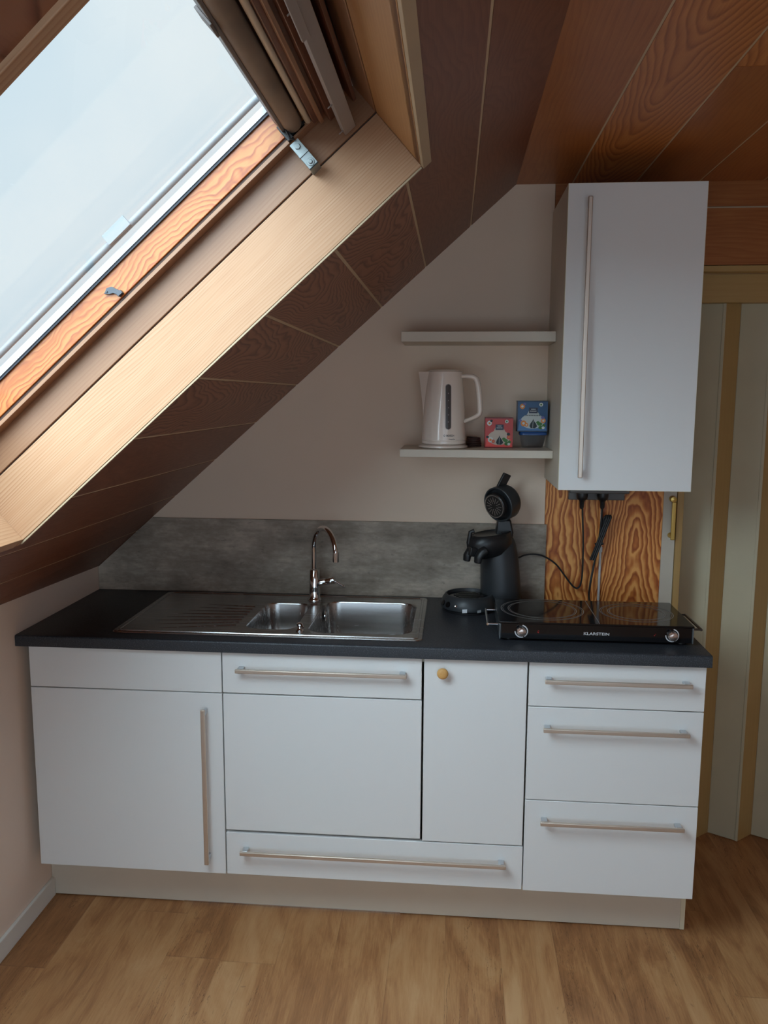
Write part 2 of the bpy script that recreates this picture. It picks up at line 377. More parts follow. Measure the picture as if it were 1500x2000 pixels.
def rrect(x0, x1, y0, y1, r, n=6):
    pts = []
    for cx, cy, a in ((x1-r, y1-r, 0), (x0+r, y1-r, 90), (x0+r, y0+r, 180), (x1-r, y0+r, 270)):
        for i in range(n+1):
            t = math.radians(a+90*i/n); pts.append((cx+r*math.cos(t), cy+r*math.sin(t)))
    return pts
YG = (0, 1, 0); XG = (1, 0, 0); ZG = (0, 0, 1)

# ================================================================== STRUCTURE
ZC = 2.3486; XL = -.0295; ZK = 1.0172; YR = -4.6; XR = 3.3
SO0, SO1, YO0, YO1 = .462, 1.643, -1.17, -2.27     # skylight opening: slope distance and y
# floor
g = G(); g.box(XL-.12, XR+.12, YR-.12, .45, -.06, 0); tag(g.build('floor', m_floor), kind='structure')
# left knee wall
g = G(); g.box(XL-.12, XL, YR-.1, 0.0, 0, ZK+.045); tag(g.build('wall_left', m_wall), kind='structure')
# white board of the back wall, cut along the slope (its face at y = 0)
g = G(); xe = 1.5995
g.prism([(XL-.12, 0, 0), (xe, 0, 0), (xe, 0, ZC+.02), (1.4697, 0, ZC+.02), (XL-.12, 0, ZK-.05)], (0, .016, 0))
tag(g.build('wall_back', m_wallb), kind='structure')
# solid wall behind, around the doorway
g = G(); g.prism([(XL-.12, .016, 0), (2.0495, .016, 0), (2.0495, .016, ZC+.1), (1.47, .016, ZC+.1), (XL-.12, .016, ZK+.02)], (0, .124, 0))
g.box(2.0055, 2.0495, .002, .016, 0, 2.08)
tag(g.build('wall_back_plaster', flat('plaster_strip', (.60, .545, .45), .8)), kind='structure')
# wood cladding above the door
g = G(); g.box(1.6005, XR, -.002, .016, 2.270, ZC+.01, 0, XG, 8); g.box(2.006, XR, -.002, .016, 2.083, 2.264, 0, XG, 5); g.box(1.9, XR, .006, .05, 2.083, ZC, 1)
tag(g.build('wall_back_cladding', [m_ceil2, m_seam]), kind='structure')
g = G(); g.box(XR, XR+.12, YR-.1, .45, 0, ZC+.1); tag(g.build('wall_right', m_wall), kind='structure')
g = G(); g.prism([(XL-.12, YR-.12, 0), (XR+.12, YR-.12, 0), (XR+.12, YR-.12, ZC+.1), (1.47, YR-.12, ZC+.1), (XL-.12, YR-.12, ZK+.02)], (0, .12, 0)); tag(g.build('wall_rear', m_wall), kind='structure')
# dark passage wall behind the folding door
g = G(); g.box(1.95, XR+.1, .33, .45, 0, ZC+.1); tag(g.build('wall_passage', m_wall), kind='structure')

# ceilings : boards with pale tongues in the gaps
def boards_slope():
    g = G(); gap = .0036; BID = [15, 10, 18, 7, 9, 11, 14, 6, 5, 2]
    edges = [-.02]+[.2008*i for i in range(1, 10)]+[2.0053]
    for i in range(len(edges)-1):
        a, b = edges[i]+gap, edges[i+1]-gap; k = BID[i]
        if i == 9: b = 2.0053
        for (y0, y1, kk) in ((YO0+.001, 0, 0), (YR, YO1-.001, 3)):
            if kk == 0 or True: g.sbox(a, b, min(y0, y1), max(y0, y1), 0, .014, 0, YG, k)
        # the strip beside the opening
        for (c, d) in ((a, min(b, SO0)), (max(a, SO1), b)):
            if d-c > .002: g.sbox(c, d, YO1-.001, YO0+.001, 0, .014, 0, YG, k)
    # tongues
    for e in edges[1:-1]:
        mi = 1
        g.sbox(e-gap-.003, e+gap+.003, YO0+.001, -.0005, .0012, .012, mi)
        g.sbox(e-gap-.003, e+gap+.003, YR, YO1-.001, .0012, .012, mi)
        if e < SO0 or e > SO1: g.sbox(e-gap-.003, e+gap+.003, YO1-.001, YO0+.001, .0012, .012, mi)
    return g
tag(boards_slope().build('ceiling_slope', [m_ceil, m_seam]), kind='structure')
g = G(); xs = [1.4697, 1.6546, 1.8604, 2.064, 2.268, 2.472, 2.676, 2.88, 3.084, XR]; gap = .0030
for i in range(len(xs)-1):
    a = xs[i]+(gap if i else 0); b = xs[i+1]-gap
    cut = {2: -.967, 3: -.967-1.1, 5: -.6}.get(i)
    segs = [(YR, 0.03)] if cut is None else [(YR, cut-.001), (cut+.001, .03)]
    for j, (y0, y1) in enumerate(segs): g.box(a, b, y0, y1, ZC, ZC+.014, 0, YG, [2, 6, 11, 10, 13, 22, 15, 18, 23][i] if j == 0 else [2, 6, 5, 15, 2, 5, 2, 5, 2][i])
    if i: g.box(xs[i]-gap-.002, xs[i]+gap+.002, YR, .03, ZC+.0012, ZC+.012, 1)
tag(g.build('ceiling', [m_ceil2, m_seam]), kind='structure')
# unseen mass added above the boards to block outside light
g = G(); T0, T1 = .0165, .25; h = .03
g.sbox(-.3, SO0-h, YR-.1, .2, T0, T1); g.sbox(SO1+h, 2.3, YR-.1, .2, T0, T1)
g.sbox(SO0-h, SO1+h, YO0+h, .2, T0, T1); g.sbox(SO0-h, SO1+h, YR-.1, YO1-h, T0, T1)
g.box(1.3, XR+.12, YR-.12, .45, ZC+.12, ZC+.3)
g.box(XL-.3, XL-.12, YR-.1, .2, .5, ZK+.2)
g.box(XR, XR+.12, YR-.12, .45, ZC+.02, ZC+.2)
tag(g.build('roof_light_block', m_wall), kind='structure')

# skylight lining (reveal): four boards
g = G(); g.sbox(SO0-.012, SO1+.0, YO0, YO0+.018, -.005, .131, 0, S, 5); tag(g.build('trim_1', m_reveal, None, .0008), kind='structure')
g = G(); g.sbox(SO0-.02, SO0+.0115, YO1, YO0-.0005, -.004, .131, 0, YG, 8); tag(g.build('trim_2', m_reveal, None, .0008), kind='structure')
g = G(); g.sbox(SO1, SO1+.020, YO1, YO0-.0005, -.002, .131, 0, YG, 11); g.sbox(SO1, SO1+.021, YO1-.02, YO0+.004, -.012, -.003, 1)
tag(g.build('trim_3', [m_reveal2, m_edge], None, .0008), kind='structure')
g = G(); g.sbox(SO0-.012, SO1, YO1-.018, YO1, -.005, .131, 0, S, 14); tag(g.build('trim_4', m_reveal, None, .0008), kind='structure')
# thin lipping on the far lining board's lower edge
g = G(); g.sbox(SO0+.0, SO1-.002, YO0+.0005, YO0+.007, -.009, -.0055, 0); tag(g.build('trim_5', m_edge), kind='structure')

# the skylight itself
win = thing('window_1', P((SO0+SO1)/2, (YO0+YO1)/2, .13), kind='structure')
def ringbox(g, s0, s1, y0, y1, t0, t1, w, mi=0):   # outer extents; y0 is far (greater)
    g.sbox(s0, s1, y0-w, y0, t0, t1, mi, S, 2); g.sbox(s0, s1, y1, y1+w, t0, t1, mi, S, 3)
    g.sbox(s0, s0+w, y1+w, y0-w, t0, t1, mi, YG, 4); g.sbox(s1-w, s1, y1+w, y0-w, t0, t1, mi, YG, 6)
g = G(); ringbox(g, SO0-.02, SO1+.02, YO0+.02, YO1-.02, .134, .202, .021); g.build('window_frame', m_frame, win, .0015)
g = G(); ringbox(g, SO0-.02, SO1+.02, YO0+.022, YO1-.022, .1305, .135, .018); g.build('frame_groove', m_seam2, win)
# sash: far and near stiles, bottom and top rails, with a lower lip
g = G()
g.sbox(SO0+.02, SO1-.012, YO0-.030, YO0+.010, .212, .266, 0, S, 1)
g.build('sash_stile', m_sash, win, .001)
g = G()
g.sbox(SO0+.02, SO1-.012, YO1-.010, YO1+.030, .212, .266, 0, S, 1)
g.build('sash_stile', m_sash, win, .001)
g = G()
g.sbox(SO0+.02, SO1-.012, YO0-.034, YO0+.010, .196, .204, 0, S, 8); g.sbox(SO0+.02, SO1-.012, YO0-.026, YO0+.010, .204, .212, 1)
g.sbox(SO0+.02, SO1-.012, YO1-.010, YO1+.034, .196, .204, 0, S, 8)
g.build('sash_lip', [m_frame, m_seam2], win, .0008)
g = G(); g.sbox(SO0-.006, SO0+.075, YO1+.03, YO0-.03, .205, .266, 0, YG, 5); g.build('sash_rail', m_sash, win, .001)
g = G(); ringbox(g, SO0-.06, SO1+.06, YO0+.06, YO1-.06, .2535, .2625, .0555); g.build('leak_block_ring', flat('lead_grey_block', (.10, .10, .11), .5), win)  # added outer ring, blocks light leaking in around the sash
g = G()
g.sbox(1.535, 1.600, YO1+.03, YO0-.03, .190, .266, 0, YG, 5); g.sbox(1.600, SO1+.004, YO1+.01, YO0-.01, .240, .266, 0, YG, 5); g.sbox(1.619, 1.627, YO1+.03, YO0-.03, .168, .241, 0, YG, 9)
g.sbox(1.545, 1.553, YO1+.03, YO0-.03, .180, .192, 1, YG, 6); g.sbox(1.562, 1.598, YO1+.03, YO0-.03, .172, .192, 0, YG, 7)
g.sbox(1.490, 1.535, YO1+.03, YO0-.03, .235, .266, 0, YG, 8)
g.build('sash_rail', [m_rail, m_frame], win, .001)
g = G(); ringbox(g, SO0+.072, 1.495, YO0-.028, YO1+.028, .264, .268, .008); g.build('gasket', m_gask, win)
g = G(); ringbox(g, SO0+.078, 1.492, YO0-.032, YO1+.032, .2685, .282, .007); g.build('glass_spacer', m_spacer, win)
g = G(); g.sbox(SO0+.06, 1.52, YO1+.01, YO0-.01, .2665, .2683); g.build('glass_pane', m_pane, win)
g = G()
a, b = P(SO0-.03, YO0-.040, .300), P(SO1, YO0-.040, .300); g.tube([a, b], .0075, 12)
g.tube([P(SO0-.03, YO1+.03, .300), P(SO1, YO1+.03, .300)], .0075, 12)
g.sbox(1.070, 1.130, YO0-.055, YO0-.047, .295, .318)
g.build('outer_cladding', m_clad, win)
# latch on the far stile
g = G(); yl = YO0-.0305
g.prism([P(.990, yl, .240), P(1.002, yl, .245), P(1.012, yl, .240), P(1.020, yl, .221), P(1.013, yl, .216), P(1.005, yl, .228), P(.998, yl, .232)], (0, -.006, 0))
g.prism([P(1.010, yl, .222), P(1.022, yl, .222), P(1.022, yl, .214), P(1.010, yl, .214)], (0, -.011, 0))
for q in ((.997, .239), (1.016, .221)): g.lathe([(.0022, 0), (.0022, .002)], P(q[0], yl-.006, q[1]), (0, -1, 0), 10)
g.build('sash_latch', flat('grey_metal', (.07, .075, .085), .45, metal=.5), win, .0006)
# steel angle bracket on frame
g = G(); yb = YO0-.0012
g.sbox(1.470, 1.492, yb-.040, yb-.037, .128, .190); g.sbox(1.470, 1.492, yb-.040, yb, .128, .131)
g.lathe([(.008, 0), (.008, .0015)], P(1.481, yb-.0401, .139), (0, -1, 0), 20); g.lathe([(.0045, 0), (.004, .003)], P(1.481, yb-.0415, .139), (0, -1, 0), 16)
g.lathe([(.0062, 0), (.0062, .003)], P(1.481, yb-.0401, .178), (0, -1, 0), 6)
g.sbox(1.4695, 1.4925, yb-.042, yb-.036, .157, .163)
g.build('hinge_bracket', m_alu, win, .0008)
# ventilation flap bar
g = G(); y0f, y1f = YO0-.022, YO1+.03
g.sbox(1.567, 1.594, y1f, y0f, .134, .139); g.sbox(1.567, 1.570, y1f, y0f, .139, .150)
for yy in (-1.215, -1.36, -1.72, -2.07): g.sbox(1.556, 1.567, yy-.004, yy, .136, .138)
g.sbox(1.560, 1.575, -1.80, -1.64, .131, .136)
for yy in (-1.25, -2.19): g.sbox(1.578, 1.584, yy-.01, yy+.01, .139, .180)
g.build('vent_flap_bar', m_flap, win, .001)

# roller blind: hangs in brackets on the sash
bl = thing('roller_blind', P(1.503, YO0-.035, .225), 'rolled up brown roller blind along the upper edge of the skylight', 'blind')
g = G(); g.tube([P(1.503, YO0-.036, .222), P(1.503, YO1+.05, .222)], .0205, 28); g.build('fabric_roll', m_blind, bl)
g = G(); g.sbox(1.4765, 1.4835, YO1+.05, YO0-.045, .216, .244); g.build('blind_bar', m_blindbar, bl, .0015)
g = G(); g.tube([P(1.4855, YO0-.055, .238), P(1.4855, YO1+.06, .238)], .0022, 8); g.build('pull_wire', m_spacer, bl)
g = G(); g.tube([P(1.529, YO0-.034, .203), P(1.529, YO1+.05, .203)], .0062, 14); g.build('cassette_rail', m_cream, bl)
g = G()
g.sbox(1.474, 1.487, YO0-.046, YO0-.030, .196, .232); g.sbox(1.482, 1.520, YO0-.034, YO0-.030, .200, .246)
g.tube([P(1.482, YO0-.05, .232), P(1.484, YO0-.052, .214), P(1.479, YO0-.05, .196), P(1.486, YO0-.045, .190)], .0018, 8)
g.build('end_bracket', m_black, bl, .0015)
g = G(); g.sbox(1.472, 1.4765, -1.70, -1.66, .212, .246); g.build('pull_grip', m_blindbar, bl, .001)

# baseboard, door trim
g = G(); g.box(XL, XL+.012, YR, -.467, 0, .062); tag(g.build('baseboard_left', m_base, None, .002), kind='structure')
g = G(); g.box(2.0510, 2.0725, -.004, .14, 0, 2.062, 0, ZG, 2); g.box(2.0745, XR, -.004, .05, 2.062, 2.081, 0, XG, 3); g.box(2.0510, 2.0745, -.004, .05, 2.062, 2.081, 0, XG, 3)
tag(g.build('trim_6', m_stile, None, .001), kind='structure')
# folding door
door = thing('door_1', (2.5, .1, 0), kind='structure')
pv = []; x = 2.20; 
ridge = [(2.075, .125), (2.10, .080)]
seq = [(2.128, .135)]
pts = [(2.0735, .085), (2.105, .135), (2.20, .078)]
x = 2.20
while x < 3.2: pts += [(x+.068, .135), (x+.068+.092, .078)]; x += .160
for i in range(len(pts)-1):
    (xa, ya), (xb, yb_) = pts[i], pts[i+1]; wide = yb_ < ya
    d = V((xb-xa, yb_-ya, 0)); nn = V((d.y, -d.x, 0)).normalized()*.006
    if d.y > 0: pass
    g = G(); g.obox((xa, ya, .003), d, -nn, (0, 0, 1.975), 0, ZG, i)
    if wide:
        u = d.normalized()
        g.obox(V((xa, ya, .003))+d-u*.010+nn*.5, u*.010, -nn*1.5, (0, 0, 1.975), 0, ZG, i)
    g.build('door_leaf' if wide else 'door_stile', m_vinyl if wide else m_stile, door, .001)
g = G(); g.box(2.0735, XR, .050, .090, 1.967, 2.061, 0, XG, 4); g.build('head_rail', m_stile, door, .002)

# ================================================================== FITTED UNITS
ZW = .9307; ZT = .8955; YF = -.585; YB = -.566
def bar_handle(parent, x0, x1, z, yf=YF, vertical=False, xx=0, z0=0, z1=0, name='handle'):
    g = G(); pr = .036
    if not vertical:
        g.box(x0, x1, yf-pr, yf-pr+.009, z-.0075, z+.0045)
        for xa in (x0+.004, x1-.022): g.box(xa, xa+.018, yf-pr+.009, yf-.0002, z-.004, z+.0042, 1)
    else:
        g.box(xx-.0075, xx+.0055, yf-pr, yf-pr+.009, z0, z1)
        for za in (z0+.004, z1-.022): g.box(xx-.004, xx+.0045, yf-pr+.009, yf-.0002, za, za+.018, 1)
    return g.build(name, [m_handle, m_hpost], parent, .0022, 3)
def front(parent, name, x0, x1, z0, z1, label=None):
    g = G(); g.box(x0, x1, YF, YB-.0005, z0, z1); o = g.build(name, m_white, parent, .0012)
    if label: o['label'] = label
    return o
def carcass(parent, x0, x1, yb=-.02):
    g = G(); w = .016; zb = .18
    g.box(x0, x0+w, YB, yb, zb, ZT-.003); g.box(x1-w, x1, YB, yb, zb, ZT-.003); g.box(x0+w, x1-w, YB, yb, zb, zb+w); g.box(x0+w, x1-w, yb-.006, yb, zb+w, ZT-.003)
    g.box(x0+w, x1-w, YB, YB+.03, ZT-.020, ZT-.003)
    for xa in (x0+.03, x1-.07):
        for ya in (-.44, -.10): g.box(xa, xa+.04, ya, ya+.04, 0, zb)
    return g.build('carcass', m_carc, parent)
c1 = thing('base_cabinet', (.3, -.3, 0), 'white base cabinet at the left end with one tall vertical bar handle', 'cabinet')
carcass(c1, .001, .597)
front(c1, 'false_drawer_front', .0015, .597, .7655, ZT)
d = front(c1, 'door', .0015, .597, .1815, .7625); bar_handle(d, 0, 0, 0, vertical=True, xx=.5475, z0=.228, z1=.722)
c2 = thing('base_cabinet', (1.05, -.3, 0), 'white double base cabinet under the sink with round wooden knob and wide bottom drawer', 'cabinet')
carcass(c2, .6005, 1.5015)
d = front(c2, 'drawer', .6005, 1.1945, .7665, ZT); bar_handle(d, .647, 1.152, .8465)
front(c2, 'door', .6005, 1.1955, .3285, .7625, 'plain square door panel without a handle')
d = front(c2, 'door', 1.2015, 1.4995, .3235, ZT, 'narrow door with round wooden knob')
g = G(); g.lathe([(.007, 0), (.0065, .010), (.0145, .015), (.0165, .020), (.0155, .025), (.009, .0275), (.001, .028)], (1.2555, YF-.0002, .8545), (0, -1, 0), 28); o = g.build('knob', m_knobw, d, angle=60)
d = front(c2, 'drawer', .6005, 1.5015, .1825, .3195); bar_handle(d, .650, 1.451, .2715)
c3 = thing('base_cabinet', (1.75, -.3, 0), 'white base cabinet at the right end with three drawers', 'cabinet')
carcass(c3, 1.5045, 2.001)
for z0, z1, zh, lo in ((.7595, ZT, .8455, 'shallow top drawer'), (.4715, .7565, .7005, 'deep middle drawer'), (.1805, .4685, .4145, 'deep bottom drawer')):
    d = front(c3, 'drawer', 1.5045, 2.001, z0, z1, lo); bar_handle(d, 1.547, 1.957, zh)
# plinth
pl = thing('plinth', (1.0, -.46, 0), 'cream kickboard running along the floor beneath the white base cabinets', 'kickboard')
g = G(); g.box(XL+.001, 2.0045, -.4656, -.450, .003, .1795); g.build('board', m_plinth, pl, .0006)
g = G(); g.box(2.0047, 2.019, -.4656, -.30, .001, .1795); g.build('end_panel', m_cedge, pl, .0006)
g = G(); g.box(.42, 1.13, -.4675, -.4658, .0005, .0055); g.build('seal_strip', m_chrome, pl)

# worktop with a cut-out for the sink
g = G(); wx0, wx1 = XL+.0005, 2.0095; yf_ = -.605; r_ = .006
hx0, hx1, hy0, hy1 = .262, 1.176, -.528, -.048
zb_ = ZT+.001
fr_y = -.575
prof = [(fr_y, zb_), (yf_+.001, zb_), (yf_, zb_+.001)]+[(yf_+r_-r_*math.cos(math.radians(a)), ZW-r_+r_*math.sin(math.radians(a))) for a in (0, 18, 36, 54, 72, 90)]+[(fr_y, ZW)]
g.prism([(wx0, y, z) for y, z in prof], (wx1-wx0, 0, 0))
g.box(wx0, wx1, fr_y, hy0, zb_, ZW); g.box(wx0, wx1, hy1, -.0005, zb_, ZW); g.box(wx0, hx0, hy0, hy1, zb_, ZW); g.box(hx1, wx1, hy0, hy1, zb_, ZW)
o = g.build('worktop', m_top, angle=25); tag(o, 'dark anthracite speckled worktop over the white base cabinets', 'countertop')
# splashback
g = G(); zs = 1.2035
def sx(z): return XL+(z-ZK)/.66402325*.74771193
g.prism([(XL+.001, -.009, ZW+.0005), (1.6065, -.009, ZW+.0005), (1.6065, -.009, zs), (sx(zs)+.003, -.009, zs), (XL+.001, -.009, ZK-.001)], (0, .0085, 0))
o = g.build('splashback', m_splash, None, .0006); tag(o, 'grey concrete-look splashback panel standing on the worktop behind the tap', 'splashback')
# pine panel
g = G(); g.box(1.6005, 1.7835, .001, .0155, 0, 2.269, 0, ZG, 21); g.box(1.7840, 2.0048, .001, .0155, 0, 2.269, 0, ZG, 24); o = g.build('wall_panel', m_panel, None, .0005); tag(o, 'orange knotty pine panel on the wall behind the hob', 'wall panel')

# ---------------------------------------------------------------- sink
sk = thing('sink', (.72, -.29, ZW), 'stainless steel sink with two bowls and a ribbed drainer on the left', 'sink')
SX0, SX1, SY0, SY1 = .250, 1.188, -.541, -.033
big = (.836, 1.160, -.498, -.112, .055); sml = (.636, .797, -.476, -.150, .045)
def plate():
    import bmesh
    bm = bmesh.new(); z = ZW+.0035; loops = []
    for (x0, x1, y0, y1, r) in ((SX0, SX1, SY0, SY1, .018), big, sml):
        vs_ = [bm.verts.new((x, y, z)) for x, y in rrect(x0, x1, y0, y1, r, 12)]
        loops.append([bm.edges.new((vs_[i], vs_[(i+1) % len(vs_)])) for i in range(len(vs_))])
    bmesh.ops.triangle_fill(bm, use_beauty=True, edges=[e for l in loops for e in l])
    bm.verts.ensure_lookup_table(); bm.faces.ensure_lookup_table()
    for i, v in enumerate(bm.verts): v.index = i
    vs_ = [v.co.copy() for v in bm.verts]; fs = [tuple(v.index for v in f.verts) for f in bm.faces]; bm.free()
    return vs_, fs
vs_, fs = plate()
g = G(); g.add(vs_, fs, 0)
# outer raised lip
def rr3(x0, x1, y0, y1, r, z, n=12): return [(x, y, z) for x, y in rrect(x0, x1, y0, y1, r, n)]
g.rings([rr3(SX0, SX1, SY0, SY1, .018, ZW+.0035), rr3(SX0-.004, SX1+.004, SY0-.004, SY1+.004, .021, ZW+.003), rr3(SX0-.006, SX1+.006, SY0-.006, SY1+.006, .022, ZW+.0004)], 0, False, False)
g.rings([rr3(SX0+.006, SX1-.006, SY0+.006, SY1-.006, .015, ZW+.0036), rr3(SX0+.007, SX1-.007, SY0+.007, SY1-.007, .015, ZW+.0060), rr3(SX0+.013, SX1-.013, SY0+.013, SY1-.013, .012, ZW+.0060), rr3(SX0+.015, SX1-.015, SY0+.015, SY1-.015, .012, ZW+.0036)], 0, False, False)
g.build('sink_deck', m_steel, sk)
def bowl(name, b, depth, drain):
    x0, x1, y0, y1, r = b; g = G(); z = ZW+.0035; R = []
    for off, dz, rr in ((0, 0, r), (.0012, -.0015, r), (.0025, -.006, r), (.006, -depth*.5, r), (.011, -depth*.86, r-.002), (.018, -depth*.95, r-.006), (.034, -depth, r-.018)):
        R.append(rr3(x0+off, x1-off, y0+off, y1-off, rr, z+dz))
    g.rings(R, 0, False, True); o = g.build(name, m_steel, sk, angle=60)
    g = G(); cx, cy = drain; zz = z-depth
    g.lathe([(.040, .0003), (.040, .002), (.034, .0028), (.030, .001), (.012, .001), (.010, .004), (.001, .0042)], (cx, cy, zz), (0, 0, 1), 36, 0, False, True); g.build('drain', m_chrome, o)
    return o
bb = bowl('bowl', big, .155, (1.0, -.30)); bowl('bowl', sml, .125, (.716, -.31))
g = G(); g.lathe([(.019, 0), (.019, .003), (.016, .0045), (.011, .002), (.010, .0005)], (.8455, -.175, ZW-.035), (1, 0, 0), 28, 0, False, False)
g.lathe([(.0108, .0006), (.001, .0006)], (.8455, -.175, ZW-.035), (1, 0, 0), 20, 1, False, True)
g.build('overflow', [m_chrome, m_black], bb)
# drainer ribs, fanning
g = G()
for k in range(8):
    yr = -.215-k*.0325; yl = yr-.018+(3.5-k)*.010; xl = .335+.022*abs(k-5); xr = .612-.001*k
    n = 14; L = []
    for i in range(n+1):
        f = i/n; x = xl+(xr-xl)*f; yy_ = yl+(yr-yl)*f; w = .0008+.0030*f; hh = .0003+.0024*f
        L.append([(x, yy_-w, ZW+.0033), (x, yy_-w*.5, ZW+.0035+hh), (x, yy_+w*.5, ZW+.0035+hh), (x, yy_+w, ZW+.0033)])
    g.rings(L, 0, True, True)
g.build('drainer_ribs', m_steel, sk, angle=70)
# small chrome pop-up control between the bowls
g = G(); g.lathe([(.013, 0), (.013, .003), (.009, .005), (.006, .012), (.010, .018), (.010, .024), (.004, .027), (.001, .027)], (.8165, -.505+.02, ZW+.0036), (0, 0, 1), 24); g.tube([(.8165, -.485, ZW+.026), (.826, -.500, ZW+.027), (.829, -.508, ZW+.020)], .0045, 10); g.build('drain_control', m_chrome, sk, angle=50)

# ---------------------------------------------------------------- tap
tp = thing('tap', (.797, -.100, ZW+.004), 'chrome swan-neck tap rising behind the sink between the two bowls', 'tap')
g = G(); zt0 = ZW+.0038
g.lathe([(.025, 0), (.025, .004), (.0215, .007), (.0195, .011), (.0185, .040), (.0175, .108), (.0150, .111), (.0095, .112)], (.797, -.100, zt0), (0, 0, 1), 36); g.build('tap_body', m_chrome, tp, angle=50)
base = V((.796, -.100, zt0+.110)); e = V((.8925, -.236, 0)); dirh = V((.0965, -.136, 0)); R = dirh.length/2; dirh.normalize()
ztop = 1.118
pth = [base, V((base.x, base.y, 1.06)), V((base.x, base.y, 1.09))]
for i in range(0, 21):
    a = math.pi*i/20*(1.0); pth.append(V((base.x, base.y, ztop))+dirh*(R-R*math.cos(a))+V((0, 0, R*math.sin(a))))
pth.append(V((e.x, e.y, 1.105)))
g = G(); g.tube(pth, .0090, 20); g.build('spout', m_chrome, tp)
g = G(); g.tube([V((e.x, e.y, 1.132)), V((e.x, e.y, 1.100))], .0108, 20); g.build('aerator', m_chrome, tp)
g = G(); g.lathe([(.0125, 0), (.0125, .026), (.0112, .028), (.0125, .030), (.0135, .058), (.0115, .061), (.001, .061)], (.812, -.102, .9975), (1, -.12, .22), 28); g.build('lever_hub', m_chrome, tp, angle=50)
g = G(); g.tube([(.866, -.108, 1.008), (.882, -.110, 1.000), (.902, -.113, .989)], lambda f: .0046-.0008*f, 12); g.lathe([(.001, -.005), (.0045, -.003), (.0055, 0), (.0045, .003), (.001, .005)], (.9025, -.113, .9885), (1, 0, -.5), 14); g.build('lever', m_chrome, tp)

# ---------------------------------------------------------------- wall cabinet and shelves
wc = thing('wall_cabinet', (1.79, -.2, 1.3684), 'tall white wall cabinet with a long vertical bar handle, hanging above the hob', 'cabinet')
cx0, cx1, cz0, cz1, cyf = 1.5935, 1.9855, 1.3684, 2.2568, -.3865
g = G(); w = .016; yb = cyf+.0185
g.box(cx0, cx0+w, yb, -.003, cz0, cz1); g.box(cx1-w, cx1, yb, -.003, cz0, cz1); g.box(cx0+w, cx1-w, yb, -.003, cz0+.03, cz0+.046); g.box(cx0+w, cx1-w, yb, -.003, cz1-w, cz1); g.box(cx0+w, cx1-w, -.010, -.003, cz0+.046, cz1-w)
g.build('carcass', m_plinth, wc, .0008)
g = G(); g.box(cx0, cx1, cyf+.0008, yb-.001, cz0, cz1, 1); g.box(cx0+.001, cx1-.001, cyf, cyf+.0009, cz0+.001, cz1-.001, 0)
d = g.build('door', [m_white, m_cedge], wc)
bar_handle(d, 0, 0, 0, yf=cyf, vertical=True, xx=1.6535, z0=1.409, z1=2.213)

def shelf(z0, z1, yfr, label, x0=1.1025):
    g = G(); g.box(x0, 1.5925, yfr, -.0005, z0, z1); o = g.build('wall_shelf', m_plinth, None, .001)
    return tag(o, label, 'shelf', None)
shelf(1.8205, 1.8525, -.215, 'empty upper white wall shelf to the left of the wall cabinet')
shelf(1.4520, 1.4770, -.235, 'lower white wall shelf carrying the kettle and tea boxes')

# ---------------------------------------------------------------- kettle
KX, KY, KZ = 1.243, -.130, 1.4772
kb = thing('power_stand', (KX, KY, KZ), 'round white power base under the kettle on the lower shelf', 'power stand')
g = G(); g.lathe([(.080, .0004), (.083, .003), (.082, .008), (.074, .012), (.030, .013)], (KX-.002, KY, KZ), (0, 0, 1), 48); g.build('base_plate', m_kettle, kb, angle=50)
g = G(); pt = []
for i in range(70):
    a = i*.42; pt.append((1.343+.026*math.cos(a)*(1-.003*i), -.085+.016*math.sin(a), KZ+.005+.00042*i))
g.tube([(KX+.07, -.10, KZ+.005), (1.325, -.10, KZ+.004)]+pt, .0030, 8); g.build('power_cord', flat('brown_cord', (.05, .02, .016), .5), kb)
kt = thing('kettle', (KX, KY, KZ+.0135), 'white plastic electric kettle with dark water gauge on the lower shelf', 'kettle')
RB, RT, Z0k, Z1k = .0735, .0570, KZ+.0138, KZ+.2535
def kr(z):
    f = (z-Z0k)/(Z1k-Z0k); return RB+(RT-RB)*f+.0022*math.sin(math.pi*f)
prof = [(.030, 0), (RB-.003, 0), (RB, .003), (RB, .010), (RB-.0015, .0112), (RB-.0015, .0128), (RB, .014)]+[(kr(Z0k+z), z) for z in (.03, .06, .09, .12, .15, .18, .21, .230)]+[(RT+.0008, .236), (RT-.002, .2385), (RT-.006, .240)]
g = G(); g.lathe(prof, (KX, KY, Z0k), (0, 0, 1), 64)
# spout: a V-shaped beak on the left
def beak(z, out):
    r = kr(z)-.002; w = math.radians(30*out/.034+3)
    pts = [V((KX-r*math.cos(w), KY-r*math.sin(w), z)), V((KX-r-out, KY-.0035, z)), V((KX-r-out, KY+.0035, z)), V((KX-r*math.cos(w), KY+r*math.sin(w), z)), V((KX-r*.8, KY, z))]
    return pts
g.rings([beak(Z0k+.085, .001), beak(Z0k+.13, .008), beak(Z0k+.18, .018), beak(Z0k+.225, .028), beak(Z0k+.2365, .0315)], 0, True, True, smooth=False)
g.build('kettle_body', m_kettle, kt, angle=40)
g = G(); g.lathe([(RT-.0055, .2385), (RT-.006, .2412), (RT-.016, .2435), (.010, .2445)], (KX, KY, Z0k), (0, 0, 1), 48); g.build('lid', m_kettle, kt)
g = G(); y = KY
hp = [(KX+.055, 1.713), (KX+.072, 1.714), (KX+.092, 1.712), (KX+.1035, 1.705), (KX+.1085, 1.690), (KX+.113, 1.665), (KX+.1165, 1.635), (KX+.1185, 1.603), (KX+.116, 1.590), (KX+.106, 1.582), (KX+.085, 1.573), (KX+.064, 1.5645)]
